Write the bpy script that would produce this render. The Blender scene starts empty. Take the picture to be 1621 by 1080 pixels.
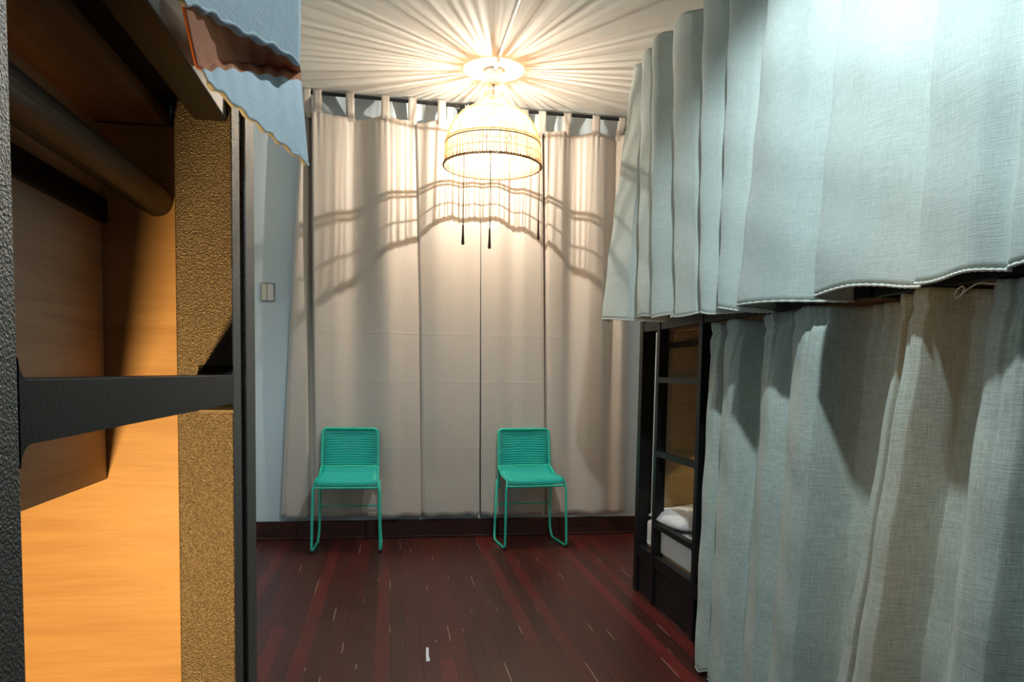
import bpy, bmesh, math, random
import numpy as np
from mathutils import Vector, Matrix

random.seed(4)
S = bpy.context.scene
C = S.collection

# ------------------------------------------------------------------ camera
FPX, PPY = 1160.0, 670.0
cam_d = bpy.data.cameras.new('camera')
cam_d.sensor_width = 36.0
cam_d.lens = FPX / 1621.0 * 36.0
cam_d.shift_y = (PPY - 540.0) / 1621.0
cam_d.clip_start = 0.02
cam = bpy.data.objects.new('camera', cam_d)
C.objects.link(cam)
pitch, yaw, roll = math.radians(-3.866), math.radians(9.387), math.radians(-0.977)
cy, sy, cp, sp = math.cos(yaw), math.sin(yaw), math.cos(pitch), math.sin(pitch)
fwd = Vector((sy * cp, cy * cp, sp))
rt0 = Vector((cy, -sy, 0))
dn0 = fwd.cross(rt0)
cr, sr = math.cos(roll), math.sin(roll)
rt = cr * rt0 + sr * dn0
dn = -sr * rt0 + cr * dn0
cam.matrix_world = Matrix(((rt.x, -dn.x, -fwd.x, 0.0), (rt.y, -dn.y, -fwd.y, 0.0),
                           (rt.z, -dn.z, -fwd.z, 1.25), (0, 0, 0, 1)))
S.camera = cam

# ------------------------------------------------------------------ light and exposure
S.view_settings.view_transform = 'Standard'
S.view_settings.look = 'None'
S.view_settings.gamma = 1.0
S.view_settings.use_curve_mapping = False
S.view_settings.exposure = 0.0
world = bpy.data.worlds.new('world')
S.world = world
world.use_nodes = True
world.node_tree.nodes['Background'].inputs[0].default_value = (0.55, 0.75, 1.0, 1)
world.node_tree.nodes['Background'].inputs[1].default_value = 0.005

PENDANT_W = 84.0
SECOND_W = 158.0
READ_W = 7.4


def lamp(name, kind, loc, power, col, **kw):
    d = bpy.data.lights.new(name, kind)
    d.energy = power
    d.color = col
    for k, v in kw.items():
        setattr(d, k, v)
    o = bpy.data.objects.new(name, d)
    o.location = loc
    C.objects.link(o)
    return o


lamp('pendant_light', 'POINT', (0.648, 4.88, 2.895), PENDANT_W, (1.0, 0.92, 0.78), shadow_soft_size=0.006)
lamp('second_ceiling_light', 'SPOT', (0.74, 1.45, 2.95), SECOND_W, (0.80, 0.95, 1.0), shadow_soft_size=0.035, spot_size=2.75, spot_blend=0.3)

# room dimensions
D = 5.545
CEIL = 3.22
XL, XR, YB = -1.16, 2.42, -1.6


# ------------------------------------------------------------------ materials
def mat(name, base, rough=0.6, metal=0.0, spec=0.5):
    m = bpy.data.materials.new(name)
    m.use_nodes = True
    b = m.node_tree.nodes['Principled BSDF']
    b.inputs['Base Color'].default_value = (*base, 1)
    b.inputs['Roughness'].default_value = rough
    b.inputs['Metallic'].default_value = metal
    b.inputs['Specular IOR Level'].default_value = spec
    return m, m.node_tree.nodes, m.node_tree.links, b


def coords(n, l, scale=(1, 1, 1), rot=(0, 0, 0), kind='Object'):
    t = n.new('ShaderNodeTexCoord')
    mp = n.new('ShaderNodeMapping')
    mp.inputs['Scale'].default_value = scale
    mp.inputs['Rotation'].default_value = rot
    l.new(t.outputs[kind], mp.inputs['Vector'])
    return mp.outputs[0]


def noise(n, l, vec, scale, detail=4, rough=0.5, dist=0.0):
    t = n.new('ShaderNodeTexNoise')
    t.inputs['Scale'].default_value = scale
    t.inputs['Detail'].default_value = detail
    t.inputs['Roughness'].default_value = rough
    t.inputs['Distortion'].default_value = dist
    l.new(vec, t.inputs['Vector'])
    return t.outputs['Fac']


def ramp(n, l, fac, stops):
    r = n.new('ShaderNodeValToRGB')
    e = r.color_ramp.elements
    e[0].position, e[0].color = stops[0][0], (*stops[0][1], 1)
    e[1].position, e[1].color = stops[-1][0], (*stops[-1][1], 1)
    for p, c in stops[1:-1]:
        q = e.new(p)
        q.color = (*c, 1)
    l.new(fac, r.inputs[0])
    return r.outputs[0]


def bump(n, l, b, h, strength, dist=0.01, normal=None):
    k = n.new('ShaderNodeBump')
    k.inputs['Strength'].default_value = strength
    k.inputs['Distance'].default_value = dist
    l.new(h, k.inputs['Height'])
    if normal is not None:
        l.new(normal, k.inputs['Normal'])
    l.new(k.outputs[0], b.inputs['Normal'])
    return k.outputs[0]


def mth(n, l, op, a, b=None, c=None):
    k = n.new('ShaderNodeMath')
    k.operation = op
    for i, v in enumerate((a, b, c)):
        if v is None:
            continue
        if isinstance(v, (int, float)):
            k.inputs[i].default_value = v
        else:
            l.new(v, k.inputs[i])
    return k.outputs[0]


M = {}
# painted wall
m, n, l, b = mat('wall_paint', (0.66, 0.77, 0.84), 0.7)
v = coords(n, l)
bump(n, l, b, noise(n, l, v, 35, 5), 0.12, 0.004)
M['wall'] = m
m, n, l, b = mat('ceiling_paint', (0.76, 0.735, 0.68), 0.75)
v = coords(n, l)
bump(n, l, b, noise(n, l, v, 20, 5), 0.1, 0.004)
M['ceil'] = m
m, n, l, b = mat('dark_baseboard_wood', (0.045, 0.012, 0.009), 0.42)
v = coords(n, l, (1, 8, 8))
l.new(ramp(n, l, noise(n, l, v, 5, 5), [(0.3, (0.022, 0.008, 0.006)), (0.7, (0.07, 0.018, 0.012))]), b.inputs['Base Color'])
M['base'] = m


def floor_mat():
    m, n, l, b = mat('mahogany_floor', (0.1, 0.02, 0.02), 0.35, 0.0, 0.35)
    t = n.new('ShaderNodeTexCoord')
    sx = n.new('ShaderNodeSeparateXYZ')
    l.new(t.outputs['Object'], sx.inputs[0])
    X, Y = sx.outputs[0], sx.outputs[1]
    W = 0.070
    xs = mth(n, l, 'DIVIDE', X, W)
    idx = mth(n, l, 'FLOOR', xs)
    fr = mth(n, l, 'FRACT', xs)
    # board end joints
    wn = n.new('ShaderNodeTexWhiteNoise')
    wn.noise_dimensions = '1D'
    l.new(idx, wn.inputs['W'])
    ys = mth(n, l, 'ADD', mth(n, l, 'DIVIDE', Y, 2.6), mth(n, l, 'MULTIPLY', wn.outputs['Value'], 7.3))
    seg = mth(n, l, 'FLOOR', ys)
    wn2 = n.new('ShaderNodeTexWhiteNoise')
    wn2.noise_dimensions = '2D'
    cb = n.new('ShaderNodeCombineXYZ')
    l.new(idx, cb.inputs[0])
    l.new(seg, cb.inputs[1])
    l.new(cb.outputs[0], wn2.inputs['Vector'])
    board = ramp(n, l, wn2.outputs['Value'], [(0.0, (0.045, 0.012, 0.009)), (0.50, (0.062, 0.012, 0.010)),
                                              (0.82, (0.078, 0.012, 0.010)), (1.0, (0.135, 0.015, 0.013))])
    v = coords(n, l, (6, 0.8, 1))
    g = noise(n, l, v, 6, 6, 0.6)
    worn = noise(n, l, coords(n, l, (1.2, 0.7, 1)), 1.6, 4, 0.6)
    mix = n.new('ShaderNodeMix')
    mix.data_type = 'RGBA'
    l.new(mth(n, l, 'MULTIPLY', ramp_f(n, l, worn, 0.42, 0.62), 0.40), mix.inputs['Factor'])
    l.new(board, mix.inputs['A'])
    mix.inputs['B'].default_value = (0.085, 0.026, 0.016, 1)
    mul = n.new('ShaderNodeMix')
    mul.data_type = 'RGBA'
    mul.blend_type = 'MULTIPLY'
    mul.inputs['Factor'].default_value = 0.6
    l.new(mix.outputs['Result'], mul.inputs['A'])
    l.new(ramp(n, l, g, [(0.3, (0.55, 0.5, 0.5)), (0.7, (1.25, 1.2, 1.2))]), mul.inputs['B'])
    # gap lines
    edge = mth(n, l, 'MINIMUM', fr, mth(n, l, 'SUBTRACT', 1.0, fr))
    gap = mth(n, l, 'LESS_THAN', edge, 0.022)
    # worn pale lines along some joints
    wl = noise(n, l, coords(n, l, (14.3, 2.2, 1)), 1.0, 3, 0.6)
    sc = mth(n, l, 'MULTIPLY', mth(n, l, 'LESS_THAN', edge, 0.032), mth(n, l, 'GREATER_THAN', wl, 0.585))
    m1 = n.new('ShaderNodeMix')
    m1.data_type = 'RGBA'
    l.new(mth(n, l, 'MULTIPLY', gap, 0.8), m1.inputs['Factor'])
    l.new(mul.outputs['Result'], m1.inputs['A'])
    m1.inputs['B'].default_value = (0.012, 0.004, 0.004, 1)
    m2 = n.new('ShaderNodeMix')
    m2.data_type = 'RGBA'
    l.new(mth(n, l, 'MULTIPLY', sc, 0.75), m2.inputs['Factor'])
    l.new(m1.outputs['Result'], m2.inputs['A'])
    m2.inputs['B'].default_value = (0.42, 0.27, 0.22, 1)
    l.new(m2.outputs['Result'], b.inputs['Base Color'])
    rr = n.new('ShaderNodeMapRange')
    l.new(g, rr.inputs[0])
    rr.inputs[3].default_value = 0.28
    rr.inputs[4].default_value = 0.45
    l.new(rr.outputs[0], b.inputs['Roughness'])
    h = mth(n, l, 'ADD', mth(n, l, 'MULTIPLY', mth(n, l, 'MINIMUM', edge, 0.05), 12.0), mth(n, l, 'MULTIPLY', g, 0.5))
    bump(n, l, b, h, 0.35, 0.002)
    return m


def ramp_f(n, l, v, a, c):
    r = n.new('ShaderNodeMapRange')
    l.new(v, r.inputs[0])
    r.inputs[1].default_value = a
    r.inputs[2].default_value = c
    return r.outputs[0]


M['floor'] = floor_mat()


def fabric(name, c1, c2, bs=0.35, scale=1.0, transl=0.0, rough=0.9, crease=None, big=0.0):
    m, n, l, b = mat(name, c1, rough)
    hz = noise(n, l, coords(n, l, (1, 1, 1)), 6 * scale, 4, 0.6)
    t1 = noise(n, l, coords(n, l, (45, 45, 900)), 1.0 * scale, 3, 0.7)
    t2 = noise(n, l, coords(n, l, (900, 900, 50)), 1.0 * scale, 3, 0.7)
    th = mth(n, l, 'ADD', mth(n, l, 'MULTIPLY', t1, 0.5), mth(n, l, 'MULTIPLY', t2, 0.5))
    fac = mth(n, l, 'ADD', mth(n, l, 'MULTIPLY', th, 0.85), mth(n, l, 'MULTIPLY', hz, 0.15))
    l.new(ramp(n, l, fac, [(0.36, c2), (0.62, c1)]), b.inputs['Base Color'])
    h = mth(n, l, 'ADD', th, mth(n, l, 'MULTIPLY', hz, big))
    if crease:
        t = n.new('ShaderNodeTexCoord')
        sx = n.new('ShaderNodeSeparateXYZ')
        l.new(t.outputs['Object'], sx.inputs[0])
        wob = mth(n, l, 'MULTIPLY', mth(n, l, 'SUBTRACT', noise(n, l, coords(n, l), 3.0, 2), 0.5), 0.03)
        z = mth(n, l, 'ADD', sx.outputs[2], wob)
        for zc in crease:
            d = mth(n, l, 'ABSOLUTE', mth(n, l, 'SUBTRACT', z, zc))
            k = mth(n, l, 'MAXIMUM', mth(n, l, 'SUBTRACT', 1.0, mth(n, l, 'DIVIDE', d, 0.012)), 0.0)
            h = mth(n, l, 'ADD', h, mth(n, l, 'MULTIPLY', k, 1.6))
    bump(n, l, b, h, bs, 0.003)
    b.inputs['Sheen Weight'].default_value = 0.15
    if transl > 0:
        out = n['Material Output']
        tr = n.new('ShaderNodeBsdfTranslucent')
        tr.inputs[0].default_value = (*c1, 1)
        mx = n.new('ShaderNodeMixShader')
        mx.inputs[0].default_value = transl
        l.new(b.outputs[0], mx.inputs[1])
        l.new(tr.outputs[0], mx.inputs[2])
        l.new(mx.outputs[0], out.inputs[0])
    return m


M['back_cloth'] = fabric('beige_satin_cloth', (0.60, 0.545, 0.49), (0.53, 0.48, 0.43), 0.16, 0.5, 0.0, 0.62, (1.53, 1.18, 0.685), 0.5)
M['linen'] = fabric('grey_green_linen', (0.57, 0.645, 0.61), (0.39, 0.46, 0.435), 0.6, 0.42, 0.06, 0.9, None, 1.5)
M['linen_low'] = fabric('grey_slub_linen', (0.55, 0.61, 0.55), (0.28, 0.33, 0.30), 0.7, 0.36, 0.04, 0.85, None, 1.5)
M['linen_blue'] = fabric('blue_grey_linen', (0.48, 0.58, 0.64), (0.32, 0.40, 0.46), 0.6, 0.8, 0.08, 0.9, None, 1.5)
M['gap_filler'] = mat('dark_gap_filler', (0.02, 0.02, 0.022), 0.95)[0]  # near-black, standing for the unlit space above the slats
M['rust_band'] = fabric('rust_brown_band', (0.48, 0.15, 0.035), (0.34, 0.09, 0.02), 0.5, 1.0, 0.2)
M['hem_white'], n, l, b = mat('pale_hem_thread', (0.62, 0.64, 0.58), 0.85)
v = coords(n, l)
bump(n, l, b, noise(n, l, v, 220, 2), 0.9, 0.003)
M['sheet'], n, l, b = mat('white_sheet_cotton', (0.78, 0.78, 0.80), 0.85)
bump(n, l, b, noise(n, l, coords(n, l), 14, 4), 0.5, 0.02)


def powder(name, scale, strength, base=(0.012, 0.012, 0.013), rough=0.33, spec=0.5):
    m, n, l, b = mat(name, base, rough, 0.0, spec)
    v = coords(n, l)
    h = noise(n, l, v, scale, 2, 0.5)
    bump(n, l, b, h, strength, 0.002)
    return m


M['metal_near'] = powder('textured_black_powder_coat', 620, 0.7, (0.040, 0.037, 0.032), 0.42, 1.0)
M['metal'] = powder('black_powder_coat', 300, 0.10, (0.006, 0.007, 0.008), 0.42, 0.3)
M['rod'] = powder('black_rod_enamel', 60, 0.05, (0.012, 0.013, 0.014), 0.45, 0.35)


def wood(name, c1, c2, rot=(0, 0, 0), sc=(1.2, 1.2, 14), rough=0.5):
    m, n, l, b = mat(name, c1, rough)
    v = coords(n, l, sc, rot)
    f = noise(n, l, v, 3.2, 7, 0.62, 0.6)
    f2 = noise(n, l, coords(n, l, (sc[0] * 3, sc[1] * 3, sc[2] * 6), rot), 4.0, 4, 0.6)
    fac = mth(n, l, 'ADD', mth(n, l, 'MULTIPLY', f, 0.65), mth(n, l, 'MULTIPLY', f2, 0.35))
    l.new(ramp(n, l, fac, [(0.33, c2), (0.62, c1)]), b.inputs['Base Color'])
    bump(n, l, b, fac, 0.08, 0.002)
    return m


M['wood'] = wood('laminated_oak_board', (0.40, 0.285, 0.16), (0.30, 0.195, 0.10))
M['wood_cool_lit'] = wood('cool_lit_oak_laminate', (0.50, 0.38, 0.28), (0.34, 0.25, 0.18))  # oak paled and greyed, cool light on the shelf board put into its colour
M['wood_flat'] = wood('laminated_oak_slat', (0.50, 0.32, 0.18), (0.36, 0.21, 0.11), (0, 0, 0), (14, 1.2, 1.2))

m, n, l, b = mat('mint_green_cord', (0.008, 0.50, 0.43), 0.5)
bump(n, l, b, noise(n, l, coords(n, l), 400, 2), 0.3, 0.001)
M['cord'] = m
M['mint'] = mat('mint_green_enamel', (0.035, 0.58, 0.43), 0.35)[0]
M['foot'] = mat('black_rubber', (0.01, 0.01, 0.01), 0.6)[0]
m, n, l, b = mat('natural_rattan', (0.72, 0.52, 0.30), 0.55)
bump(n, l, b, noise(n, l, coords(n, l), 300, 2), 0.3, 0.001)
tr = n.new('ShaderNodeBsdfTranslucent')
tr.inputs[0].default_value = (0.85, 0.66, 0.42, 1)
mx = n.new('ShaderNodeMixShader')
mx.inputs[0].default_value = 0.45
l.new(b.outputs[0], mx.inputs[1])
l.new(tr.outputs[0], mx.inputs[2])
l.new(mx.outputs[0], n['Material Output'].inputs[0])
M['rattan'] = m
M['rattan_dark'] = mat('brown_rattan_rim', (0.36, 0.20, 0.09), 0.6)[0]
M['pale_wood'] = wood('pale_turned_wood', (0.74, 0.55, 0.36), (0.62, 0.43, 0.26))
M['tassel'] = mat('brown_tassel_thread', (0.10, 0.055, 0.035), 0.9)[0]
M['cord_dark'] = mat('brown_flex', (0.14, 0.08, 0.05), 0.6)[0]
M['plastic'] = mat('cream_plastic', (0.62, 0.58, 0.50), 0.45)[0]
M['conduit'] = mat('grey_pvc', (0.58, 0.57, 0.55), 0.4)[0]
M['switch'] = mat('ivory_switch_plastic', (0.62, 0.60, 0.50), 0.4)[0]
M['switch_grey'] = mat('grey_switch_plate', (0.26, 0.29, 0.28), 0.4)[0]
M['white'] = mat('white_paint_chip', (0.75, 0.76, 0.78), 0.6)[0]


def emis(name, col, st, transp=0.0):
    m = bpy.data.materials.new(name)
    m.use_nodes = True
    n, l = m.node_tree.nodes, m.node_tree.links
    n.remove(n['Principled BSDF'])
    e = n.new('ShaderNodeEmission')
    e.inputs[0].default_value = (*col, 1)
    e.inputs[1].default_value = st
    if transp:
        t = n.new('ShaderNodeBsdfTransparent')
        mx = n.new('ShaderNodeMixShader')
        mx.inputs[0].default_value = transp
        l.new(e.outputs[0], mx.inputs[1])
        l.new(t.outputs[0], mx.inputs[2])
        l.new(mx.outputs[0], n['Material Output'].inputs[0])
    else:
        l.new(e.outputs[0], n['Material Output'].inputs[0])
    return m


M['bulb'] = emis('frosted_bulb_glow', (1.0, 0.86, 0.66), 14.0, 0.85)
M['bulb_cool'] = emis('cool_bulb_glow', (0.85, 0.95, 1.0), 12.0, 0.85)
M['warm_led'] = emis('warm_led_glow', (1.0, 0.5, 0.18), 4.0, 0.8)


# ------------------------------------------------------------------ mesh helpers
def link_mesh(name, bm, material, parent=None, smooth=False, bevel=0.0, subsurf=0):
    me = bpy.data.meshes.new(name)
    bm.normal_update()
    bm.to_mesh(me)
    bm.free()
    if smooth:
        me.polygons.foreach_set('use_smooth', [True] * len(me.polygons))
    me.materials.append(material)
    o = bpy.data.objects.new(name, me)
    C.objects.link(o)
    if parent:
        o.parent = parent
        o.location = -parent.location
    if bevel:
        k = o.modifiers.new('bevel', 'BEVEL')
        k.width = bevel
        k.segments = 3
        k.limit_method = 'ANGLE'
        k.harden_normals = False
    if subsurf:
        k = o.modifiers.new('subsurf', 'SUBSURF')
        k.levels = k.render_levels = subsurf
    return o


def box(bm, x0, x1, y0, y1, z0, z1):
    vs = [bm.verts.new(p) for p in ((x0, y0, z0), (x1, y0, z0), (x1, y1, z0), (x0, y1, z0),
                                    (x0, y0, z1), (x1, y0, z1), (x1, y1, z1), (x0, y1, z1))]
    for f in ((0, 3, 2, 1), (4, 5, 6, 7), (0, 1, 5, 4), (1, 2, 6, 5), (2, 3, 7, 6), (3, 0, 4, 7)):
        bm.faces.new([vs[i] for i in f])


def mbox(name, x0, x1, y0, y1, z0, z1, material, parent=None, bevel=0.0):
    bm = bmesh.new()
    box(bm, min(x0, x1), max(x0, x1), min(y0, y1), max(y0, y1), z0, z1)
    return link_mesh(name, bm, material, parent, bevel=bevel)


def rounded(pts, r=0.03, seg=6, closed=False):
    """round the corners of a polyline"""
    P = [Vector(p) for p in pts]
    out = []
    N = len(P)
    for i, p in enumerate(P):
        if not closed and (i == 0 or i == N - 1):
            out.append(p)
            continue
        a, c = P[i - 1], P[(i + 1) % N]
        da, dc = (a - p), (c - p)
        ra = min(r, da.length * 0.45, dc.length * 0.45)
        s, e = p + da.normalized() * ra, p + dc.normalized() * ra
        for k in range(seg + 1):
            t = k / seg
            out.append((1 - t) ** 2 * s + 2 * t * (1 - t) * p + t * t * e)
    return out


def tube(bm, pts, rad, seg=8, closed=False, caps=True):
    P = [Vector(p) for p in pts]
    N = len(P)
    R = rad if hasattr(rad, '__len__') else [rad] * N
    rings = []
    up = None
    for i in range(N):
        a = P[i - 1] if (i > 0 or closed) else P[i]
        c = P[(i + 1) % N] if (i < N - 1 or closed) else P[i]
        t = (c - a).normalized()
        if up is None:
            up = Vector((0, 0, 1)) if abs(t.z) < 0.9 else Vector((1, 0, 0))
        s = t.cross(up)
        if s.length < 1e-6:
            s = t.orthogonal()
        s.normalize()
        up = s.cross(t).normalized()
        rings.append([bm.verts.new(P[i] + R[i] * (math.cos(2 * math.pi * k / seg) * s + math.sin(2 * math.pi * k / seg) * up)) for k in range(seg)])
    for i in range(N if closed else N - 1):
        A, B = rings[i], rings[(i + 1) % N]
        for k in range(seg):
            bm.faces.new((A[k], A[(k + 1) % seg], B[(k + 1) % seg], B[k]))
    if caps and not closed:
        bm.faces.new(rings[0][::-1])
        bm.faces.new(rings[-1])


def lathe(bm, prof, cx, cyy, seg=32, cap=True):
    rings = []
    for r, z in prof:
        rings.append([bm.verts.new((cx + r * math.cos(2 * math.pi * k / seg), cyy + r * math.sin(2 * math.pi * k / seg), z)) for k in range(seg)])
    for A, B in zip(rings, rings[1:]):
        for k in range(seg):
            bm.faces.new((A[k], A[(k + 1) % seg], B[(k + 1) % seg], B[k]))
    if cap:
        bm.faces.new(rings[0])
        bm.faces.new(rings[-1][::-1])


def thing(name, label, cat, loc, group=None):
    o = bpy.data.objects.new(name, None)
    o.empty_display_size = 0.05
    o.location = loc
    C.objects.link(o)
    tag(o, label, cat, group)
    return o


def tag(o, label, cat, group=None, kind=None):
    o['label'] = label
    o['category'] = cat
    if group:
        o['group'] = group
    if kind:
        o['kind'] = kind
    return o


def struct(name, *a, bevel=0.0):
    o = mbox(name, *a, bevel=bevel)
    o['kind'] = 'structure'
    return o


def pchip(xs, ys, q):
    """monotone cubic interpolation"""
    xs, ys, q = map(lambda a: np.asarray(a, float), (xs, ys, q))
    h = np.diff(xs)
    s = np.diff(ys) / h
    d = np.zeros_like(xs)
    for i in range(1, len(xs) - 1):
        if s[i - 1] * s[i] > 0:
            w1, w2 = 2 * h[i] + h[i - 1], h[i] + 2 * h[i - 1]
            d[i] = (w1 + w2) / (w1 / s[i - 1] + w2 / s[i])
    d[0], d[-1] = s[0], s[-1]
    k = np.clip(np.searchsorted(xs, q) - 1, 0, len(h) - 1)
    t = (q - xs[k]) / h[k]
    return ((2 * t ** 3 - 3 * t ** 2 + 1) * ys[k] + (t ** 3 - 2 * t ** 2 + t) * h[k] * d[k]
            + (-2 * t ** 3 + 3 * t ** 2) * ys[k + 1] + (t ** 3 - t ** 2) * h[k] * d[k + 1])


def cloth_mesh(F, nu, nv):
    """F(u, v) -> point, u along the width, v from top (0) to hem (1)"""
    bm = bmesh.new()
    g = [[bm.verts.new(F(i / nu, j / nv)) for i in range(nu + 1)] for j in range(nv + 1)]
    for j in range(nv):
        for i in range(nu):
            bm.faces.new((g[j][i], g[j + 1][i], g[j + 1][i + 1], g[j][i + 1]))
    return bm


def link_cloth(name, bm, material, parent=None, thick=0.0022):
    o = link_mesh(name, bm, material, parent, smooth=True)
    k = o.modifiers.new('solid', 'SOLIDIFY')
    k.thickness = thick
    k.offset = 0
    return o


# ------------------------------------------------------------------ the room
struct('floor', XL - 0.1, XR + 0.1, YB - 0.1, D + 0.1, -0.1, 0.0, M['floor'])
struct('ceiling', XL - 0.1, XR + 0.1, YB - 0.1, D + 0.1, CEIL, CEIL + 0.1, M['ceil'])
struct('wall_back', XL, XR, D, D + 0.1, 0, CEIL, M['wall'])
struct('wall_left', XL - 0.1, XL, YB - 0.1, D + 0.1, 0, CEIL, M['wall'])
struct('wall_right', XR, XR + 0.1, YB - 0.1, D + 0.1, 0, CEIL, M['wall'])
struct('wall_front', XL, XR, YB - 0.1, YB, 0, CEIL, M['base'])
struct('baseboard_back', XL, XR, D - 0.018, D, 0.0, 0.135, M['base'], bevel=0.004)
struct('trim_1', XL, XR, D - 0.034, D - 0.018, 0.0, 0.016, M['base'], bevel=0.005)

# ------------------------------------------------------------------ back wall curtains
RZ, RY = 3.172, D - 0.105


def rx(px, z):
    """place along the back rod: converts the drawing's pitch marks into metres"""
    t = (z - 0.18) / 3.0
    return (-2.910 + 0.004774 * px) * (1 - t) + (-2.859 + 0.004643 * px) * t


def curtain_rod(x0, x1, z0, z1, label):
    t = thing('curtain_rod', label, 'curtain rod', ((x0 + x1) / 2, RY, z0), 'black rods along the back wall')
    bm = bmesh.new()
    tube(bm, [(x0, RY, z0), (x1, RY, z1)], 0.0125, 12)
    link_mesh('rod', bm, M['rod'], t, smooth=False)
    for x, z, s in ((x0, z0, -1), (x1, z1, 1)):
        bm = bmesh.new()
        pr = [(0.004, 0), (0.017, 0.004), (0.017, 0.014), (0.010, 0.018), (0.014, 0.026), (0.026, 0.036), (0.031, 0.048), (0.027, 0.060), (0.016, 0.069), (0.012, 0.078), (0.003, 0.084)]
        lathe(bm, pr, 0, 0, 16)
        bm.transform(Matrix.Translation((x, RY, z)) @ Matrix.Rotation(s * math.pi / 2, 4, 'Y'))
        link_mesh('finial', bm, M['rod'], t, smooth=True)
        bm = bmesh.new()
        xx = x - s * 0.03
        tube(bm, [(xx, RY, z - 0.016), (xx, RY - 0.0, z - 0.018), (xx, D - 0.012, z - 0.018)], 0.007, 8)
        box(bm, xx - 0.014, xx + 0.014, D - 0.012, D - 0.0005, z - 0.05, z + 0.012)
        link_mesh('bracket', bm, M['rod'], t)
    return t


curtain_rod(-0.645, 0.515, 3.192, 3.176, 'thin black curtain rod high on the back wall, left of the rattan lamp')
curtain_rod(0.625, 1.800, 3.176, 3.166, 'thin black curtain rod with knobbed end, right of the rattan lamp')

ZT, ZB = 3.055, 0.172


def back_curtain(keys, tabs, label, zb=ZB, yoff=0.0, phase=0.0):
    """keys: (px top, px bottom, fold depth top, fold depth bottom)"""
    K = np.array(keys, float)
    s = np.arange(len(K))
    nu = 26 * (len(K) - 1)
    U = np.linspace(0, len(K) - 1, nu + 1)
    pt, pb = np.interp(U, s, K[:, 0]), np.interp(U, s, K[:, 1])
    dt, db = pchip(s, K[:, 2], U), pchip(s, K[:, 3], U)
    nv = 90
    tabx = [rx(p, ZT) for p in tabs]
    bm = bmesh.new()
    g = []
    for j in range(nv + 1):
        v = j / nv
        w = v ** 0.8
        row = []
        for i in range(nu + 1):
            z = ZT + (zb - ZT) * v
            x = rx(pt[i] * (1 - w) + pb[i] * w, z)
            d = (dt[i] * (1 - w) + db[i] * w) * (1.55 - 0.95 * min(1, v * 1.12) ** 2.2) - 0.03 * (1 - v)
            d += 0.005 * math.sin(U[i] * 2.1 + phase + 2.5 * v) * (0.3 + 0.7 * v)
            # top edge sags between tabs and gathers beneath them
            if tabx:
                near = min(abs(x - q) for q in tabx)
                f = math.exp(-v * 22)
                z -= 0.020 * min(near / 0.12, 1.0) ** 1.5 * max(0, 1 - v * 12)
                d += 0.006 * f * math.cos(x * 150) * math.exp(-(near / 0.05) ** 2)
            if v > 0.985:
                z += 0.006 * math.sin(U[i] * 3.3 + phase)
            row.append(bm.verts.new((x, RY + 0.062 - yoff - d, z)))
        g.append(row)
    for j in range(nv):
        for i in range(nu):
            bm.faces.new((g[j][i], g[j + 1][i], g[j + 1][i + 1], g[j][i + 1]))
    top = [(vv.co.x, vv.co.y, vv.co.z) for vv in g[0]]
    t = thing('curtain', label, 'curtain', (sum(p[0] for p in top) / len(top), RY, zb), 'beige tab-top curtains on the back wall')
    link_cloth('cloth', bm, M['back_cloth'], t)
    for q in tabx:
        c = min(top, key=lambda p: abs(p[0] - q))
        bm = bmesh.new()
        rz = RZ + (0.018 if q < 0.5 else 0.0) - 0.008 * (q - 0.5)
        wd = 0.029
        prof = [(c[1] - 0.004, c[2] - 0.03), (c[1] - 0.006, c[2] + 0.02), (RY - 0.018, rz - 0.02)]
        for k in range(7):
            a = math.pi - math.pi * k / 6
            prof.append((RY + 0.0165 * math.cos(a), rz + 0.0165 * math.sin(a)))
        prof += [(RY + 0.018, rz - 0.03), (c[1] + 0.006, c[2] + 0.02), (c[1] + 0.004, c[2] - 0.02)]
        vs = []
        for k, (yy, zz) in enumerate(prof):
            ww = wd * (1.25 if k in (0, len(prof) - 1) else 1.0)
            vs.append([bm.verts.new((q + e * ww, yy, zz)) for e in (-1, -0.3, 0.4, 1)])
        for A, B in zip(vs, vs[1:]):
            for k in range(3):
                bm.faces.new((A[k], A[k + 1], B[k + 1], B[k]))
        link_cloth('tab', bm, M['back_cloth'], t, 0.003)
    return t


back_curtain([(481, 444, 0.03, 0.00), (484, 452, 0.06, 0.05), (489, 482, 0.03, 0.07), (491, 491, 0.005, 0.0),
              (497, 499, 0.075, 0.075), (528, 522, 0.07, 0.055), (556, 552, 0.02, 0.01), (605, 611, 0.09, 0.10),
              (632, 630, 0.065, 0.06), (652, 657, 0.035, 0.03)],
             (487, 503, 551, 604, 645), 'beige curtain panel at the far left, behind the left green chair')
back_curtain([(646, 655, 0.01, 0.0), (652, 664, 0.05, 0.05), (688, 682, 0.085, 0.075), (700, 705, 0.08, 0.06), (722, 727, 0.045, 0.05), (740, 740, 0.055, 0.045), (752, 749, 0.045, 0.04)],
             (690, 732), 'beige curtain panel left of the centre slit, between the green chairs', ZB + 0.003)
back_curtain([(752, 751.5, 0.04, 0.045), (780, 775, 0.06, 0.06), (806, 800, 0.045, 0.03), (822, 822, 0.06, 0.05), (846, 850, 0.055, 0.045), (850, 855, 0.05, 0.03), (852, 858, -0.005, -0.005)],
             (792, 820, 849), 'beige curtain panel right of the centre slit, behind the right green chair', ZB - 0.003, 0.0, 1.3)
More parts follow.
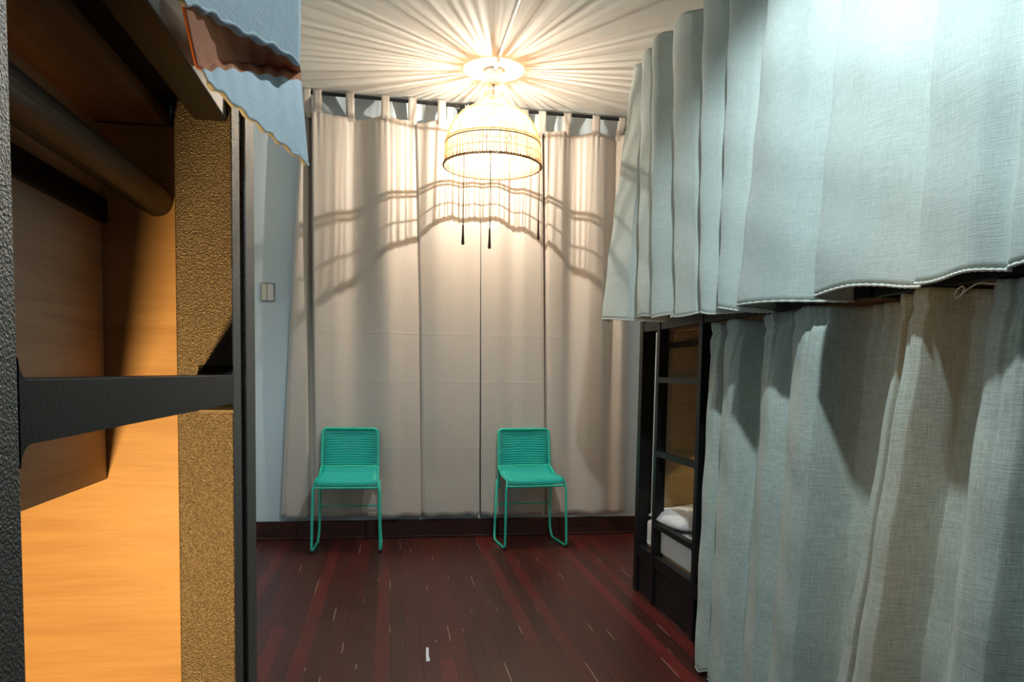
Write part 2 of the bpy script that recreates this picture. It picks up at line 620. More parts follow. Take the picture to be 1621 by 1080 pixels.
back_curtain([(853, 858, 0.0, 0.0), (857, 863, 0.07, 0.06), (880, 880, 0.06, 0.04), (902, 898, 0.02, 0.01), (935, 925, 0.07, 0.055), (950, 945, 0.06, 0.05),
              (976, 965, 0.01, 0.01), (986, 978, 0.06, 0.055), (998, 989, 0.04, 0.03), (1001, 992, 0.0, 0.0)],
             (890, 937, 981, 996), 'beige curtain panel at the far right, next to the black bunk', ZB, 0.0, 2.6)

# ------------------------------------------------------------------ wall switch
t = thing('light_switch', 'grey-framed ivory light switch on the pale wall left of the curtains', 'light switch', (-0.882, D, 1.77))
mbox('switch_plate', -0.930, -0.834, D - 0.008, D - 0.0005, 1.737, 1.872, M['switch_grey'], t, 0.003)
mbox('rocker', -0.884, -0.840, D - 0.013, D - 0.007, 1.746, 1.863, M['white'], t, 0.002)
mbox('rocker', -0.924, -0.888, D - 0.012, D - 0.007, 1.746, 1.863, M['switch'], t, 0.002)

# ------------------------------------------------------------------ pendant lamp
LX, LY = 0.648, 4.88
lampo = thing('pendant_lamp', 'lit domed rattan pendant lamp with hanging tassels, under the ceiling', 'lamp', (LX, LY, CEIL), )
bm = bmesh.new()
lathe(bm, [(0.058, CEIL - 0.0005), (0.060, CEIL - 0.02), (0.060, CEIL - 0.055)], LX, LY, 12)
link_mesh('ceiling_rose', bm, M['conduit'], lampo, bevel=0.004)
bm = bmesh.new()
lathe(bm, [(0.050, CEIL - 0.054), (0.052, CEIL - 0.075), (0.040, CEIL - 0.088), (0.012, CEIL - 0.092)], LX, LY, 24)
link_mesh('lamp_holder', bm, M['plastic'], lampo, smooth=True)
bm = bmesh.new()
tube(bm, [(LX, LY, CEIL - 0.09), (LX, LY, 2.985)], 0.0035, 8)
link_mesh('flex', bm, M['cord_dark'], lampo)
bm = bmesh.new()
for k in range(40):
    a = 2 * math.pi * k / 40
    tube(bm, [(LX + 0.062 * math.cos(a), LY + 0.062 * math.sin(a), 2.998), (LX + 0.060 * math.cos(a), LY + 0.060 * math.sin(a), 3.084)], 0.0018, 6)
tube(bm, [(LX + 0.061 * math.cos(2 * math.pi * k / 40), LY + 0.061 * math.sin(2 * math.pi * k / 40), 3.084) for k in range(40)], 0.0022, 6, closed=True)
tube(bm, [(LX + 0.064 * math.cos(2 * math.pi * k / 40), LY + 0.064 * math.sin(2 * math.pi * k / 40), 3.0) for k in range(40)], 0.0014, 6, closed=True)
link_mesh('shade_neck', bm, M['pale_wood'], lampo, smooth=True)
# dome profile
prof = [(0.062, 3.000), (0.085, 2.997), (0.150, 2.972), (0.215, 2.930), (0.262, 2.876), (0.293, 2.815), (0.308, 2.755), (0.315, 2.69), (0.318, 2.612)]


def shade_r(z):
    zs = [p[1] for p in prof][::-1]
    rs = [p[0] for p in prof][::-1]
    return float(np.interp(z, zs, rs))


bm = bmesh.new()
NR = 160
sl = [0]
for p, q in zip(prof, prof[1:]):
    sl.append(sl[-1] + math.hypot(p[0] - q[0], p[1] - q[1]))
for k in range(NR):
    a = 2 * math.pi * (k + random.uniform(-0.32, 0.32)) / NR
    tw = random.uniform(-0.02, 0.02)
    pts = []
    for j in range(15):
        s = sl[-1] * j / 14
        r = float(pchip(sl, [p[0] for p in prof], [s])[0])
        z = float(pchip(sl, [p[1] for p in prof], [s])[0])
        aa = a + tw * j / 14
        pts.append((LX + r * math.cos(aa), LY + r * math.sin(aa), z))
    tube(bm, pts, random.uniform(0.0016, 0.0024), 5)
link_mesh('rattan_ribs', bm, M['rattan'], lampo, smooth=True)
for z, rr, mm in ((2.928, 0.0035, 'rattan'), (2.756, 0.005, 'rattan'), (2.742, 0.004, 'rattan_dark'), (2.668, 0.0025, 'rattan')):
    bm = bmesh.new()
    r = shade_r(z) + 0.002
    tube(bm, [(LX + r * math.cos(2 * math.pi * k / 64), LY + r * math.sin(2 * math.pi * k / 64), z) for k in range(64)], rr, 6, closed=True)
    link_mesh('shade_ring', bm, M[mm], lampo, smooth=True)
# twisted rim
bm = bmesh.new()
for ph in (0, math.pi):
    pts = []
    for k in range(360):
        a = 2 * math.pi * k / 360
        w = a * 46 + ph
        r = 0.320 + 0.005 * math.cos(w)
        pts.append((LX + r * math.cos(a), LY + r * math.sin(a), 2.606 + 0.005 * math.sin(w)))
    tube(bm, pts, 0.0045, 5, closed=True)
link_mesh('shade_rim', bm, M['rattan_dark'], lampo, smooth=True)
bm = bmesh.new()
bmesh.ops.create_uvsphere(bm, u_segments=24, v_segments=16, radius=0.038, matrix=Matrix.Translation((LX, LY, 2.895)))
link_mesh('bulb', bm, M['bulb'], lampo, smooth=True)
bm = bmesh.new()
lathe(bm, [(0.006, 2.99), (0.013, 2.985), (0.013, 2.945), (0.011, 2.934)], LX, LY, 20)
link_mesh('bulb_socket', bm, M['plastic'], lampo)
for x, y, zb in ((0.436, 4.64, 2.05), (0.594, 4.565, 2.02), (0.935, 4.74, 2.12)):
    bm = bmesh.new()
    tube(bm, [(x, y, 2.61), (x + 0.001, y, 2.4), (x, y, zb + 0.10)], 0.0028, 6)
    lathe(bm, [(0.003, zb + 0.125), (0.006, zb + 0.115), (0.006, zb + 0.10), (0.007, zb + 0.06), (0.010, zb + 0.01), (0.009, zb)], x, y, 10)
    link_mesh('tassel', bm, M['tassel'], lampo, smooth=True)

bm = bmesh.new()
tube(bm, [(LX, LY - 0.063, CEIL - 0.0125), (0.656, 3.4, CEIL - 0.012), (0.664, 1.65, CEIL - 0.012), (0.71, 1.51, CEIL - 0.012)], 0.0115, 12)
tag(link_mesh('conduit_pipe', bm, M['conduit'], None, smooth=True), 'thin grey conduit pipe running along the ceiling to the lamp', 'pipe')

# second bare bulb behind the camera
t = thing('ceiling_bulb', 'white ceiling bulb under a shallow reflector above the viewer', 'lamp', (0.74, 1.45, CEIL))
bm = bmesh.new()
lathe(bm, [(0.06, CEIL - 0.0005), (0.06, CEIL - 0.05), (0.03, CEIL - 0.1), (0.022, CEIL - 0.20)], 0.74, 1.45, 20)
link_mesh('lamp_holder', bm, M['plastic'], t)
bm = bmesh.new()
lathe(bm, [(0.03, CEIL - 0.15), (0.17, CEIL - 0.235), (0.172, CEIL - 0.24), (0.03, CEIL - 0.155)], 0.74, 1.45, 32, cap=False)
link_mesh('reflector', bm, M['plastic'], t, smooth=True)
bm = bmesh.new()
bmesh.ops.create_uvsphere(bm, u_segments=20, v_segments=12, radius=0.09, matrix=Matrix.Translation((0.74, 1.45, 2.95)))
link_mesh('bulb', bm, M['bulb_cool'], t, smooth=True)


# ------------------------------------------------------------------ chairs
CD = 0.90  # seat depth factor


def make_chair(ox, oy, rz, label):
    t = thing('cord_chair', label, 'chair', (0, 0, 0), 'green cord chairs')
    W, fr = 0.222, 0.0088
    for s in (-1, 1):
        # sled side: seat front corner -> front foot -> runner -> rear corner -> rear upright -> back top
        bm = bmesh.new()
        pts = [(s * W * 0.95, 0.015, 0.478), (s * W, -0.002, 0.44), (s * (W + 0.008), -0.020, 0.012),
               (s * (W + 0.004), 0.34, 0.010), (s * (W - 0.004), 0.375, 0.09), (s * (W - 0.012), 0.345, 0.46)]
        tube(bm, rounded(pts, 0.035, 6), fr, 10)
        link_mesh('leg', bm, M['mint'], t, smooth=True)
        bm = bmesh.new()
        lathe(bm, [(0.006, 0.0005), (0.011, 0.003), (0.011, 0.018), (0.008, 0.026)], s * (W + 0.008), -0.014, 12)
        link_mesh('foot_cap', bm, M['foot'], t, smooth=True)
    # back frame loop
    bm = bmesh.new()
    bt = W - 0.022
    pts = [(-bt, 0.335, 0.40), (-bt, 0.345, 0.50), (-bt + 0.004, 0.385, 0.832), (bt - 0.004, 0.385, 0.832), (bt, 0.345, 0.50), (bt, 0.335, 0.40)]
    tube(bm, rounded(pts, 0.035, 6), fr + 0.001, 10)
    link_mesh('back_frame', bm, M['mint'], t, smooth=True)
    # seat frame loop
    bm = bmesh.new()
    loop = [(-W * 0.96, -0.004, 0.452), (W * 0.96, -0.004, 0.452), (W * 0.95, 0.03, 0.495), (W * 0.92, 0.22, 0.504), (W * 0.90, 0.350, 0.560), (-W * 0.90, 0.350, 0.560), (-W * 0.92, 0.22, 0.504), (-W * 0.95, 0.03, 0.495)]
    tube(bm, rounded(loop, 0.02, 4, True), fr, 8, closed=True)
    link_mesh('seat_frame', bm, M['mint'], t, smooth=True)
    bm = bmesh.new()
    tube(bm, [(-W + 0.01, 0.362, 0.27), (W - 0.01, 0.362, 0.27)], 0.005, 8)
    link_mesh('stretcher', bm, M['mint'], t, smooth=True)
    # cords of the back
    bm = bmesh.new()
    NB = 30
    for k in range(NB):
        f = (k + 0.5) / NB
        z = 0.552 + f * 0.275
        y = 0.345 + (z - 0.5) / 0.332 * 0.040
        pts = []
        for j in range(13):
            u = -1 + 2 * j / 12
            sag = 0.018 * (1 - u * u)
            pinch = (1 - abs(u) ** 2.2)
            pts.append((u * bt, y + sag - 0.004 * ((-1) ** k) * (1 - pinch), z + (0.0016 * ((-1) ** k)) * pinch))
        R = [0.0037 + 0.0026 * (1 - abs(-1 + 2 * j / 12) ** 2.5) for j in range(13)]
        tube(bm, pts, R, 6)
    link_mesh('backrest', bm, M['cord'], t, smooth=True)
    # cords of the seat: run side to side, dipping in the middle
    bm = bmesh.new()
    path = [(0.352, 0.565), (0.30, 0.528), (0.22, 0.506), (0.12, 0.500), (0.03, 0.500), (0.0, 0.484), (-0.004, 0.462)]
    NS = 42
    segs = [0]
    for a, c in zip(path, path[1:]):
        segs.append(segs[-1] + math.hypot(a[0] - c[0], a[1] - c[1]))
    for k in range(NS):
        s = segs[-1] * (k + 0.3) / NS
        y = float(np.interp(s, segs, [p[0] for p in path]))
        z = float(np.interp(s, segs, [p[1] for p in path]))
        w = W * (0.90 + 0.055 * (1 - y / 0.345))
        pts = []
        for j in range(13):
            u = -1 + 2 * j / 12
            pts.append((u * w, y, z - 0.016 * (1 - u * u) * (1 if y > 0.02 else 0.2) + 0.004))
        R = [0.0042 + 0.0020 * (1 - abs(-1 + 2 * j / 12) ** 2.5) for j in range(13)]
        tube(bm, pts, R, 6)
    link_mesh('seat', bm, M['cord'], t, smooth=True)
    for o in t.children:
        o.data.transform(Matrix.Scale(CD, 4, (0, 1, 0)))
    t.location = (ox, oy, 0)
    t.rotation_euler = (0, 0, rz)
    return t


ch = make_chair(-0.300, 5.075, math.radians(-1.5), 'green cord chair at the left, nearer the light switch')
c2 = ch.copy()
C.objects.link(c2)
for p in ch.children:
    q = p.copy()
    C.objects.link(q)
    q.parent = c2
c2.location = (1.025, 5.085, 0)
c2.rotation_euler = (0, 0, math.radians(6))
c2['label'] = 'green cord chair at the right, nearer the black bunk'


# ------------------------------------------------------------------ bunk beds
def ladder_rung(name, x0, x1, ya, yb, z, th, material, parent):
    """rung with small weld fillets where it meets the stiles"""
    f = 0.010
    pr = []
    up, dnz = z + th / 2, z - th / 2

    def arc(cyy, cz, a0, a1):
        return [(cyy + f * math.cos(a0 + (a1 - a0) * k / 5), cz + f * math.sin(a0 + (a1 - a0) * k / 5)) for k in range(6)]
    pr += arc(ya + f, up + f, math.pi, 1.5 * math.pi)
    pr += arc(yb - f, up + f, 1.5 * math.pi, 2 * math.pi)
    pr += arc(yb - f, dnz - f, 0, 0.5 * math.pi)
    pr += arc(ya + f, dnz - f, 0.5 * math.pi, math.pi)
    bm = bmesh.new()
    A = [bm.verts.new((x0, p[0], p[1])) for p in pr]
    B = [bm.verts.new((x1, p[0], p[1])) for p in pr]
    bm.faces.new(A)
    bm.faces.new(B[::-1])
    for i in range(len(pr)):
        k = (i + 1) % len(pr)
        bm.faces.new((A[i], B[i], B[k], A[k]))
    bmesh.ops.recalc_face_normals(bm, faces=bm.faces)
    return link_mesh(name, bm, material, parent, bevel=0.0015)


def bunk(x0, s, y0, y1, metal, label, ladder=None, depth=0.97, side_box=None, rod_y=None, skirt=True, end_y=None, inset=(0.0, 0.0), board_in=0.086):
    """x0 aisle plane, s direction away from the aisle, y0..y1 length"""
    t = thing('bunk_bed', label, 'bunk bed', (x0 + s * depth / 2, (y0 + y1) / 2, 0))
    X = lambda a: x0 + s * a
    for (xa, xb) in ((0, 0.078), (depth - 0.078, depth)):
        for e, (ya, yb) in enumerate(((y0, y0 + 0.056), (y1 - 0.056, y1))):
            di = inset[e] if xa == 0 else 0.0
            mbox('post', X(xa + di), X(xb + di), ya, yb, 0.0, 1.72, metal, t, 0.003)
    ia, ib = y0 + 0.056, y1 - 0.056
    for xa, xb in ((0.004, 0.036), (depth - 0.036, depth - 0.004)):
        ia = y0 + (0.001 if (inset[0] and xa < 0.1) else 0.056)
        ib = y1 - (0.001 if (inset[1] and xa < 0.1) else 0.056)
        mbox('side_rail', X(xa), X(xb), ia, ib, 1.497, 1.552, M['metal'], t, 0.002)
        mbox('side_rail', X(xa), X(xb), ia, ib, 0.205, 0.275, metal, t, 0.002)
        mbox('guard_rail', X(xa), X(xb), ia, ib, 1.66, 1.69, M['metal'], t, 0.002)
    ia, ib = y0 + (0.001 if inset[0] else 0.056), y1 - (0.001 if inset[1] else 0.056)
    if skirt:
        mbox('kick_panel', X(0.012), X(0.020), ia, ib, 0.006, 0.206, metal, t)
    ia, ib = y0 + 0.056, y1 - 0.056
    for ya, yb in ((y0 + 0.010, y0 + 0.046), (y1 - 0.046, y1 - 0.010)):
        mbox('end_rail', X(0.078), X(depth - 0.078), ya, yb, 1.500, 1.55, M['metal'], t, 0.002)
        mbox('end_rail', X(0.078), X(depth - 0.078), ya, yb, 0.215, 0.275, metal, t, 0.002)
    # boards
    ey = end_y if end_y else y1 - 0.060
    mbox('end_board', X(board_in), X(depth - 0.086), ey - 0.016, ey, 0.28, 1.503, M['wood'], t)
    mbox('back_board', X(depth - 0.030), X(depth - 0.016), ia, ib, 0.28, 1.44, M['wood'], t)
    # upper and lower deck boards
    nsl = 7
    w = (depth - 0.036 - 0.079) / nsl
    for k in range(nsl):
        a = 0.075 + k * w
        mbox('deck_slat', X(a), X(a + w - 0.012), ia + 0.002, ib - 0.002, 1.505, 1.519, M['wood_flat'], t)
    mbox('lower_deck', X(0.060), X(depth - 0.036), ia, ib, 0.262, 0.276, M['wood_flat'], t)
    # curtain rod of the lower bunk
    bm = bmesh.new()
    xr = X(0.086 if s < 0 else 0.165)
    tube(bm, [(xr, ia if rod_y is None else rod_y[0], 1.426), (xr, ib if rod_y is None else rod_y[1], 1.426)], 0.0165, 20)
    link_mesh('curtain_rail', bm, M['rod'], t, smooth=True)
    if side_box:
        bx, bz, by0, by1, bdx = side_box
        mbox('shelf_side', X(bx), X(bx + 0.014), by0, by1, bz, 1.500, M['wood_cool_lit'], t)
        mbox('shelf_dark_strip', X(bx - 0.006), X(bx), by0, by1, 1.400, 1.424, M['metal'], t)  # thin near-black strip along the shelf board
        mbox('shelf_brace', X(bx + 0.014), X(bx + 0.028), by0, by1, 1.34, 1.36, M['metal'], t)
    if ladder:
        ya, yb, lm, off = ladder
        for yy in (ya, yb - 0.040):
            mbox('ladder_stile', X(off), X(off + 0.055), yy, yy + 0.040, 0.0, 1.66, lm, t, 0.002)
        for z in (0.443, 0.833, 1.229):
            ladder_rung('ladder_rung', X(off), X(off + 0.034), ya + 0.040, yb - 0.040, z, 0.029, M['metal'], t)
    return t


left_bed = bunk(-0.160, -1, -1.15, 0.915, M['metal_near'], 'black metal bunk bed on the left with bare oak boards, ladder closest to the viewer',
                ladder=(0.310, 0.830, M['metal_near'], 0.0), side_box=(0.140, 1.130, 0.10, 0.838, 0), end_y=0.856, board_in=0.022)
right_bed = bunk(1.410, 1, 2.02, 4.070, M['metal'], 'black metal bunk bed on the right with ladder at its far end',
                 ladder=(3.205, 3.790, M['metal'], 0.0), side_box=(0.50, 0.93, 3.2, 3.99, 0), inset=(0.22, 0.0))
near_bed = bunk(1.410, 1, -0.06, 2.00, M['metal'], 'nearer black bunk bed on the right, hidden behind drawn curtains', ladder=None, inset=(0.22, 0.22))
# skip the outer skirt where the curtain hangs


# mattress and pillow in the right lower bunk
def mattress(x0, x1, y0, y1, z0, z1, label):
    bm = bmesh.new()
    box(bm, min(x0, x1), max(x0, x1), y0, y1, z0, z1)
    bmesh.ops.subdivide_edges(bm, edges=bm.edges, cuts=6, use_grid_fill=True)
    o = link_mesh('mattress', bm, M['sheet'], None, smooth=True)
    k = o.modifiers.new('bevel', 'BEVEL')
    k.width = 0.03
    k.segments = 4
    return tag(o, label, 'mattress')


mattress(1.452, 2.335, 2.10, 3.985, 0.278, 0.430, 'white-sheeted mattress in the right lower bunk, seen behind the ladder')


def pillow(cx, cyy, cz, lx, ly, h, rot, label, tilt=0.0):
    bm = bmesh.new()
    N = 18
    top, bot = [], []
    for j in range(N + 1):
        ra, rb = [], []
        for i in range(N + 1):
            u, v = -1 + 2 * i / N, -1 + 2 * j / N
            e = max(0.0, (1 - abs(u) ** 3.2)) ** 0.5 * max(0.0, (1 - abs(v) ** 3.2)) ** 0.5
            px, py = u * lx / 2 * (1 - 0.06 * v * v), v * ly / 2 * (1 - 0.06 * u * u)
            wr = 0.006 * math.sin(7 * u + 3 * v) * e
            ra.append(bm.verts.new((px, py, h / 2 * e + wr)))
            edge = i in (0, N) or j in (0, N)
            rb.append(ra[-1] if edge else bm.verts.new((px, py, -h / 2 * e * 0.7)))
        top.append(ra)
        bot.append(rb)
    for j in range(N):
        for i in range(N):
            bm.faces.new((top[j][i], top[j][i + 1], top[j + 1][i + 1], top[j + 1][i]))
            try:
                bm.faces.new((bot[j][i], bot[j + 1][i], bot[j + 1][i + 1], bot[j][i + 1]))
            except ValueError:
                pass
    bm.transform(Matrix.Translation((cx, cyy, cz)) @ Matrix.Rotation(rot, 4, 'Z') @ Matrix.Rotation(tilt, 4, 'X'))
    o = link_mesh('pillow', bm, M['sheet'], None, smooth=True)
    return tag(o, label, 'pillow')


pillow(1.72, 3.73, 0.474, 0.60, 0.40, 0.13, math.radians(4), 'plump white pillow on the right lower bunk, behind the ladder')


mattress(-0.188, -1.080, -1.05, 0.84, 1.5195, 1.655, 'dark block added on the left upper bunk to close the gap above its oak slats')  # added block, shuts out ceiling light between rail and slats
bpy.data.objects['mattress.001'].data.materials[0] = M['gap_filler']


# warm reading lights in the lower bunks
def reading_lamp(x, y, z, wallx, power, aim, label, size=1.7, col=(1.0, 0.53, 0.16)):
    t = thing('reading_lamp', label, 'lamp', (x, y, z))
    s = 1 if wallx > x else -1
    bm = bmesh.new()
    tube(bm, [(wallx, y, z), (x + s * 0.02, y, z)], 0.008, 10)
    link_mesh('arm', bm, M['rod'], t)
    bm = bmesh.new()
    d = (Vector(aim) - Vector((x, y, z))).normalized()
    lathe(bm, [(0.012, 0.035), (0.024, 0.030), (0.030, -0.012), (0.027, -0.012), (0.02, 0.02)], 0, 0, 20, cap=False)
    bm.transform(Matrix.Translation((x, y, z)) @ (-d).to_track_quat('Z', 'Y').to_matrix().to_4x4())
    link_mesh('lamp_shade', bm, M['rod'], t, smooth=True)
    L = lamp('reading_light', 'SPOT', Vector((x, y, z)) + d * 0.02, power, col, shadow_soft_size=0.02, spot_size=size, spot_blend=0.35)
    L.rotation_euler = (-d).to_track_quat('Z', 'Y').to_euler()
    return t


reading_lamp(-0.34, 0.10, 0.98, -0.44, READ_W * 6, (-0.27, 0.86, 1.02), 'small black reading lamp inside the left lower bunk')

reading_lamp(2.22, 3.25, 1.15, 2.348, 9.0, (1.95, 4.0, 0.85), 'small black reading lamp inside the right lower bunk', 1.6, (1.0, 0.78, 0.36))

# ------------------------------------------------------------------ right upper curtains


def side_curtain(keys, x_top, x_bot, ztop, zbot, material, header=0.0, gather=0.0, bulge=None, nv=70, seed=0, amp=lambda y: 1.0, lift=0.0):
    """keys: (y top, y bottom, fold top, fold bottom); fold depth points into the aisle (-x)"""
    K = np.array(keys, float)
    s = np.arange(len(K))
    nu = 22 * (len(K) - 1)
    U = np.linspace(0, len(K) - 1, nu + 1)
    yt, yb = np.interp(U, s, K[:, 0]), np.interp(U, s, K[:, 1])
    dt, db = pchip(s, K[:, 2], U), pchip(s, K[:, 3], U)
    rnd = random.Random(seed)
    ph = [rnd.uniform(0, 6.28) for _ in range(8)]
    bm = bmesh.new()
    g = []
    for j in range(nv + 1):
        v = j / nv
        row = []
        for i in range(nu + 1):
            y = yt[i] * (1 - v) + yb[i] * v
            zt, zb = ztop(yt[i]), zbot(yb[i], U[i])
            z = zt * (1 - v) + zb * v
            w = min(1.0, v * 1.15)
            d = (dt[i] * (1 - w) + db[i] * w) * amp(y) + lift
            x = x_top * (1 - v) + (x_bot(yb[i]) if callable(x_bot) else x_bot) * v
            if gather:
                k = math.exp(-v * 9)
                d += gather * k * (math.sin(y * 150 + ph[0]) + 0.7 * math.sin(y * 263 + ph[1] + 4 * v)) * (0.6 + 0.4 * math.sin(y * 11 + ph[2]))
                d -= 0.010 * math.exp(-((v - header) / 0.012) ** 2)
            d += 0.004 * math.sin(y * 23 + ph[3] + 5 * v) * math.sin(v * 3.1) + 0.0025 * math.sin(v * 31 + ph[4] + y * 9)
            row.append(bm.verts.new((x - d, y, z)))
        g.append(row)
    for j in range(nv):
        for i in range(nu):
            bm.faces.new((g[j][i], g[j][i + 1], g[j + 1][i + 1], g[j + 1][i]))
    hem = [vv.co.copy() for vv in g[-1]]
    left = [r[0].co.copy() for r in g]
    return bm, hem, left


def rope(pts, rad, material, parent, name='hem', tw=0.5):
    bm = bmesh.new()
    R = [rad * (1 + tw * 0.5 * math.sin(i * 1.7)) for i in range(len(pts))]
    tube(bm, pts, R, 6)
    return link_mesh(name, bm, material, parent, smooth=True)


def ztop_up(y):
    return 2.880 + 0.068 * min(1.0, max(0.0, (y - 3.0) / 0.9)) + 0.010 * math.sin(y * 27)


def sawhem(y, u):
    return 1.500 + 0.032 * max(0, (y - 2.4)) ** 1.1 + 0.010 * math.sin(u * 1.7)


upkeys = [
    (4.040, 4.075, 0.00, 0.030), (4.010, 4.000, 0.045, 0.060), (3.900, 3.700, 0.030, 0.040), (3.845, 3.560, -0.035, -0.030),
    (3.835, 3.540, 0.050, 0.045), (3.760, 3.430, 0.045, 0.040), (3.640, 3.330, 0.000, 0.010), (3.620, 3.300, 0.060, 0.055),
    (3.500, 3.180, 0.035, 0.030), (3.420, 3.110, -0.020, 0.000), (3.405, 3.095, 0.050, 0.045), (3.250, 2.930, 0.040, 0.040), (3.110, 2.840, -0.010, -0.015),
    (3.095, 2.825, 0.045, 0.055), (2.960, 2.760, 0.035, 0.040), (2.835, 2.690, 0.000, -0.020), (2.820, 2.670, 0.050, 0.060), (2.650, 2.590, 0.035, 0.035),
    (2.485, 2.530, 0.005, -0.030), (2.465, 2.505, 0.055, 0.065), (2.250, 2.280, 0.045, 0.045), (2.040, 2.070, 0.015, -0.030), (2.020, 2.045, 0.060, 0.060),
    (1.900, 1.900, 0.050, 0.055), (1.790, 1.780, 0.035, 0.030), (1.730, 1.700, -0.025, 0.005)]
bm, hem, lf = side_curtain(upkeys, 1.405, lambda y: 1.345 - 0.055 * min(1, max(0, (y - 2.6) / 1.2)), ztop_up, sawhem, M['linen'], seed=2, amp=lambda y: 1.6 + 0.5 * min(1, max(0, (y - 2.2) / 1.2)))
t = thing('bunk_curtain', 'grey-green linen curtain of the right upper bunk, far section with pale fold edges', 'curtain', (1.38, 3.0, 1.5), 'curtains of the right bunks')
link_cloth('cloth', bm, M['linen'], t)
rope(hem, 0.0040, M['hem_white'], t)
rope(lf, 0.0022, M['hem_white'], t, 'side_hem', 0.1)

upkeys2 = [(1.760, 1.760, -0.035, -0.02), (1.700, 1.680, -0.020, 0.0), (1.665, 1.655, 0.065, 0.060), (1.600, 1.580, 0.060, 0.050), (1.520, 1.500, 0.045, 0.055), (1.440, 1.420, 0.020, 0.020),
           (1.400, 1.380, 0.060, 0.055), (1.250, 1.240, 0.040, 0.040), (1.120, 1.110, 0.000, 0.010), (1.100, 1.090, 0.060, 0.050), (0.900, 0.900, 0.030, 0.030), (0.60, 0.60, 0.05, 0.05), (0.30, 0.30, 0.02, 0.02)]
bm, hem, lf = side_curtain(upkeys2, 1.400, 1.345, ztop_up, lambda y, u: 1.495 + 0.006 * math.sin(u * 2) + 0.03 * max(0, 1.5 - y), M['linen'], seed=5)
t = thing('bunk_curtain', 'grey-green linen curtain of the right upper bunk, nearest section at the photo edge', 'curtain', (1.38, 1.0, 1.5), 'curtains of the right bunks')
link_cloth('cloth', bm, M['linen'], t)
rope(hem, 0.0040, M['hem_white'], t)

# ceiling rod that carries the upper curtains, with hooks
t = thing('curtain_rod', 'thin black rod under the ceiling carrying the upper bunk curtains', 'curtain rod', (1.415, 2.2, 2.9))
bm = bmesh.new()
tube(bm, [(1.418, 4.06, 2.935), (1.418, 3.0, 2.868), (1.418, 0.0, 2.862)], 0.006, 10)
link_mesh('rod', bm, M['rod'], t)
for y, z in ((2.4, 2.866), (0.8, 2.863)):
    bm = bmesh.new()
    tube(bm, [(1.418, y, z), (1.418, y, CEIL - 0.0005)], 0.003, 8)
    link_mesh('hanger', bm, M['rod'], t)

# ------------------------------------------------------------------ right lower curtains
lowkeys = [(3.120, 2.870, 0.0, 0.020), (3.100, 2.850, 0.035, 0.050), (3.040, 2.810, 0.030, 0.045), (3.010, 2.780, -0.020, 0.005),
           (2.960, 2.720, 0.035, 0.050), (2.880, 2.650, 0.045, 0.050), (2.835, 2.610, 0.030, 0.045), (2.800, 2.580, -0.030, 0.005), (2.700, 2.540, -0.030, 0.005), (2.620, 2.460, 0.035, 0.045),
           (2.520, 2.360, 0.050, 0.055), (2.440, 2.310, 0.010, 0.030), (2.390, 2.260, 0.045, 0.050), (2.260, 2.160, 0.065, 0.070), (2.190, 2.110, 0.055, 0.060),
           (2.150, 2.075, -0.030, -0.030), (2.040, 2.030, -0.045, -0.045), (1.850, 1.950, -0.040, -0.040)]
zl = lambda y: 1.487 + 0.004 * math.sin(y * 31)
bm, hem, lf = side_curtain(lowkeys, 1.478, 1.365, zl, lambda y, u: 0.018 + 0.012 * math.sin(u * 1.9) ** 2, M['linen_low'], header=0.035, gather=0.011, seed=7, nv=90, amp=lambda y: 1.6, lift=0.012)
t = thing('bunk_curtain', 'slubby grey curtain of the right lower bunk, beside the ladder', 'curtain', (1.43, 2.5, 0), 'curtains of the right bunks')
link_cloth('cloth', bm, M['linen_low'], t)
rope(hem, 0.0035, M['linen_low'], t, 'hem', 0.2)

lowkeys2 = [(1.880, 1.975, -0.045, -0.040), (1.855, 1.955, 0.000, 0.015), (1.845, 1.940, 0.050, 0.065), (1.825, 1.905, 0.055, 0.065), (1.808, 1.890, -0.015, -0.010),
            (1.795, 1.875, 0.045, 0.070), (1.765, 1.820, 0.075, 0.090), (1.735, 1.775, 0.065, 0.080), (1.715, 1.755, -0.045, -0.045), (1.660, 1.680, -0.050, -0.050),
            (1.590, 1.600, 0.010, 0.010), (1.510, 1.500, 0.050, 0.060), (1.440, 1.420, 0.045, 0.055), (1.400, 1.370, -0.020, -0.02), (1.300, 1.270, -0.02, 0.0), (1.24, 1.20, 0.05, 0.05), (1.0, 1.0, 0.03, 0.03), (0.8, 0.8, 0.0, 0.0), (0.6, 0.6, 0.05, 0.05)]
bm, hem, lf = side_curtain(lowkeys2, 1.476, 1.365, lambda y: 1.490 + 0.004 * math.sin(y * 37), lambda y, u: 0.02, M['linen_low'], header=0.035, gather=0.011, seed=11, nv=90, amp=lambda y: 1.15, lift=0.014)
t = thing('bunk_curtain', 'slubby grey lower curtain tied with a white cord, nearest section at the photo edge', 'curtain', (1.43, 1.2, 0), 'curtains of the right bunks')
link_cloth('cloth', bm, M['linen_low'], t)
bm = bmesh.new()
pts = [(1.425, 1.668, 1.462), (1.415, 1.655, 1.470), (1.410, 1.640, 1.482), (1.415, 1.652, 1.490), (1.412, 1.668, 1.482), (1.408, 1.672, 1.466), (1.404, 1.655, 1.458), (1.402, 1.620, 1.478), (1.404, 1.590, 1.490), (1.406, 1.555, 1.482), (1.410, 1.520, 1.480)]
tube(bm, rounded(pts, 0.02, 4), 0.0022, 8)
link_mesh('tie_cord', bm, M['hem_white'], t, smooth=True)

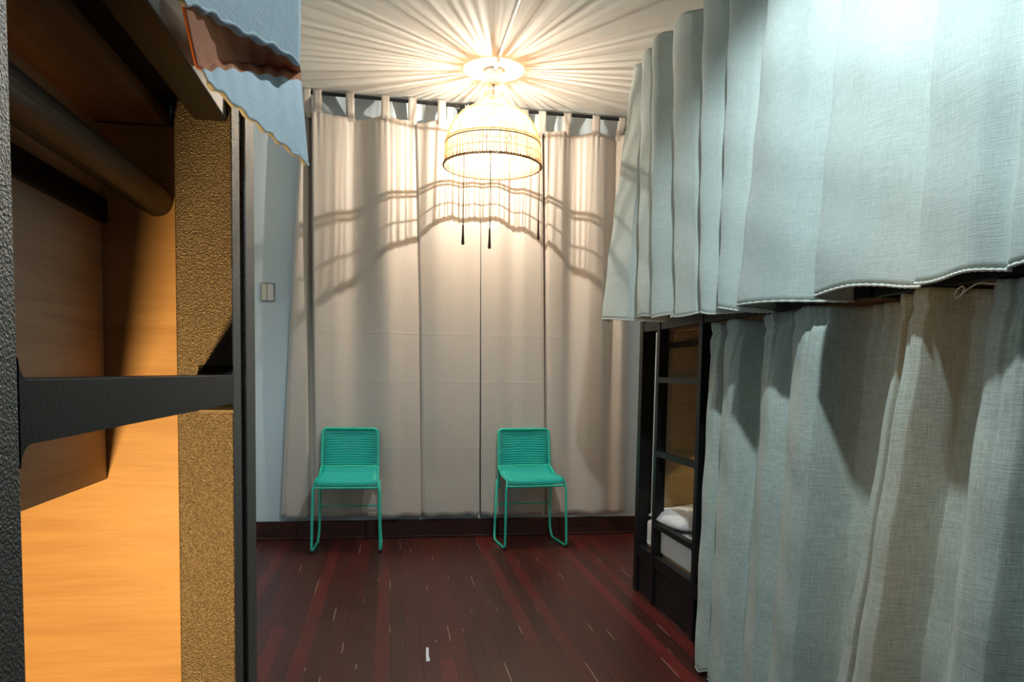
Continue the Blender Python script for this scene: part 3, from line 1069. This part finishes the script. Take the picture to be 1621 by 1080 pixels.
# ------------------------------------------------------------------ left upper curtain, lifted corner
A0 = [(-0.159, 0.585, 1.569), (-0.143, 0.66, 1.614), (-0.125, 0.75, 1.668), (-0.096, 0.85, 1.729)]
A1 = [(-0.155, 0.585, 1.535), (-0.143, 0.66, 1.574), (-0.126, 0.75, 1.622), (-0.099, 0.85, 1.676)]
B = [(-0.152, 0.585, 1.516), (-0.143, 0.66, 1.54), (-0.123, 0.75, 1.563), (-0.101, 0.85, 1.583)]
B2 = [(-0.153, 0.589, 1.517), (-0.146, 0.674, 1.543), (-0.127, 0.774, 1.57), (-0.104, 0.88, 1.592)]
Cc = [(-0.149, 0.61, 1.482), (-0.152, 0.736, 1.535), (-0.142, 0.886, 1.592), (-0.119, 1.02, 1.637)]
C2 = [(-0.143, 0.601, 1.474), (-0.142, 0.709, 1.518), (-0.131, 0.838, 1.565), (-0.112, 0.96, 1.606)]
E1 = [(-0.138, 0.591, 1.466), (-0.131, 0.678, 1.49), (-0.117, 0.782, 1.515), (-0.101, 0.89, 1.543)]
E2 = [(-0.134, 0.585, 1.46), (-0.121, 0.66, 1.463), (-0.109, 0.75, 1.47), (-0.092, 0.85, 1.476)]
rows = [A0, A1, B, B2, Cc, C2, E1, E2]


def flap(u, v):
    q = v * (len(rows) - 1)
    cols = []
    for c in range(3):
        vals = []
        for r in rows:
            vals.append(float(pchip([0, 1, 2, 3], [p[c] for p in r], [u * 3])[0]))
        cols.append(float(pchip(range(len(rows)), vals, [q])[0]))
    cols[1] -= 0.006 * math.sin(u * 9) * (1 - v)
    cols[2] += 0.0015 * math.sin(u * 40 + v * 10)
    return tuple(cols)


bm = cloth_mesh(flap, 40, 70)
bm.verts.ensure_lookup_table()
hem = [bm.verts[70 * 41 + i].co.copy() for i in range(41)]
hem2 = [bm.verts[20 * 41 + i].co.copy() for i in range(41)]
t = thing('bunk_curtain', 'blue-grey curtain corner of the left upper bunk, lifted with its inside showing', 'curtain', (-0.15, 0.8, 1.5))
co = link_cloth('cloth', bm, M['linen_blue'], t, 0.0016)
co.data.materials.append(M['rust_band'])  # rust-brown colour for the middle rows of the flap
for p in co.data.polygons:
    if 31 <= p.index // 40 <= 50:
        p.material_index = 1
rope(hem, 0.0022, M['linen_blue'], t)
rope(hem2, 0.0020, M['linen_blue'], t)

# ------------------------------------------------------------------ small white chip on the floor
bm = bmesh.new()
vs = [(0.156, 3.105), (0.172, 3.110), (0.170, 3.18), (0.174, 3.262), (0.163, 3.268), (0.158, 3.19)]
a = [bm.verts.new((x, y, 0.0005)) for x, y in vs]
c = [bm.verts.new((x, y, 0.0035)) for x, y in vs]
bm.faces.new(a[::-1])
bm.faces.new(c)
for i in range(6):
    k = (i + 1) % 6
    bm.faces.new((a[i], a[k], c[k], c[i]))
tag(link_mesh('paint_chip', bm, M['white']), 'small white sliver lying on the dark floor boards', 'debris')
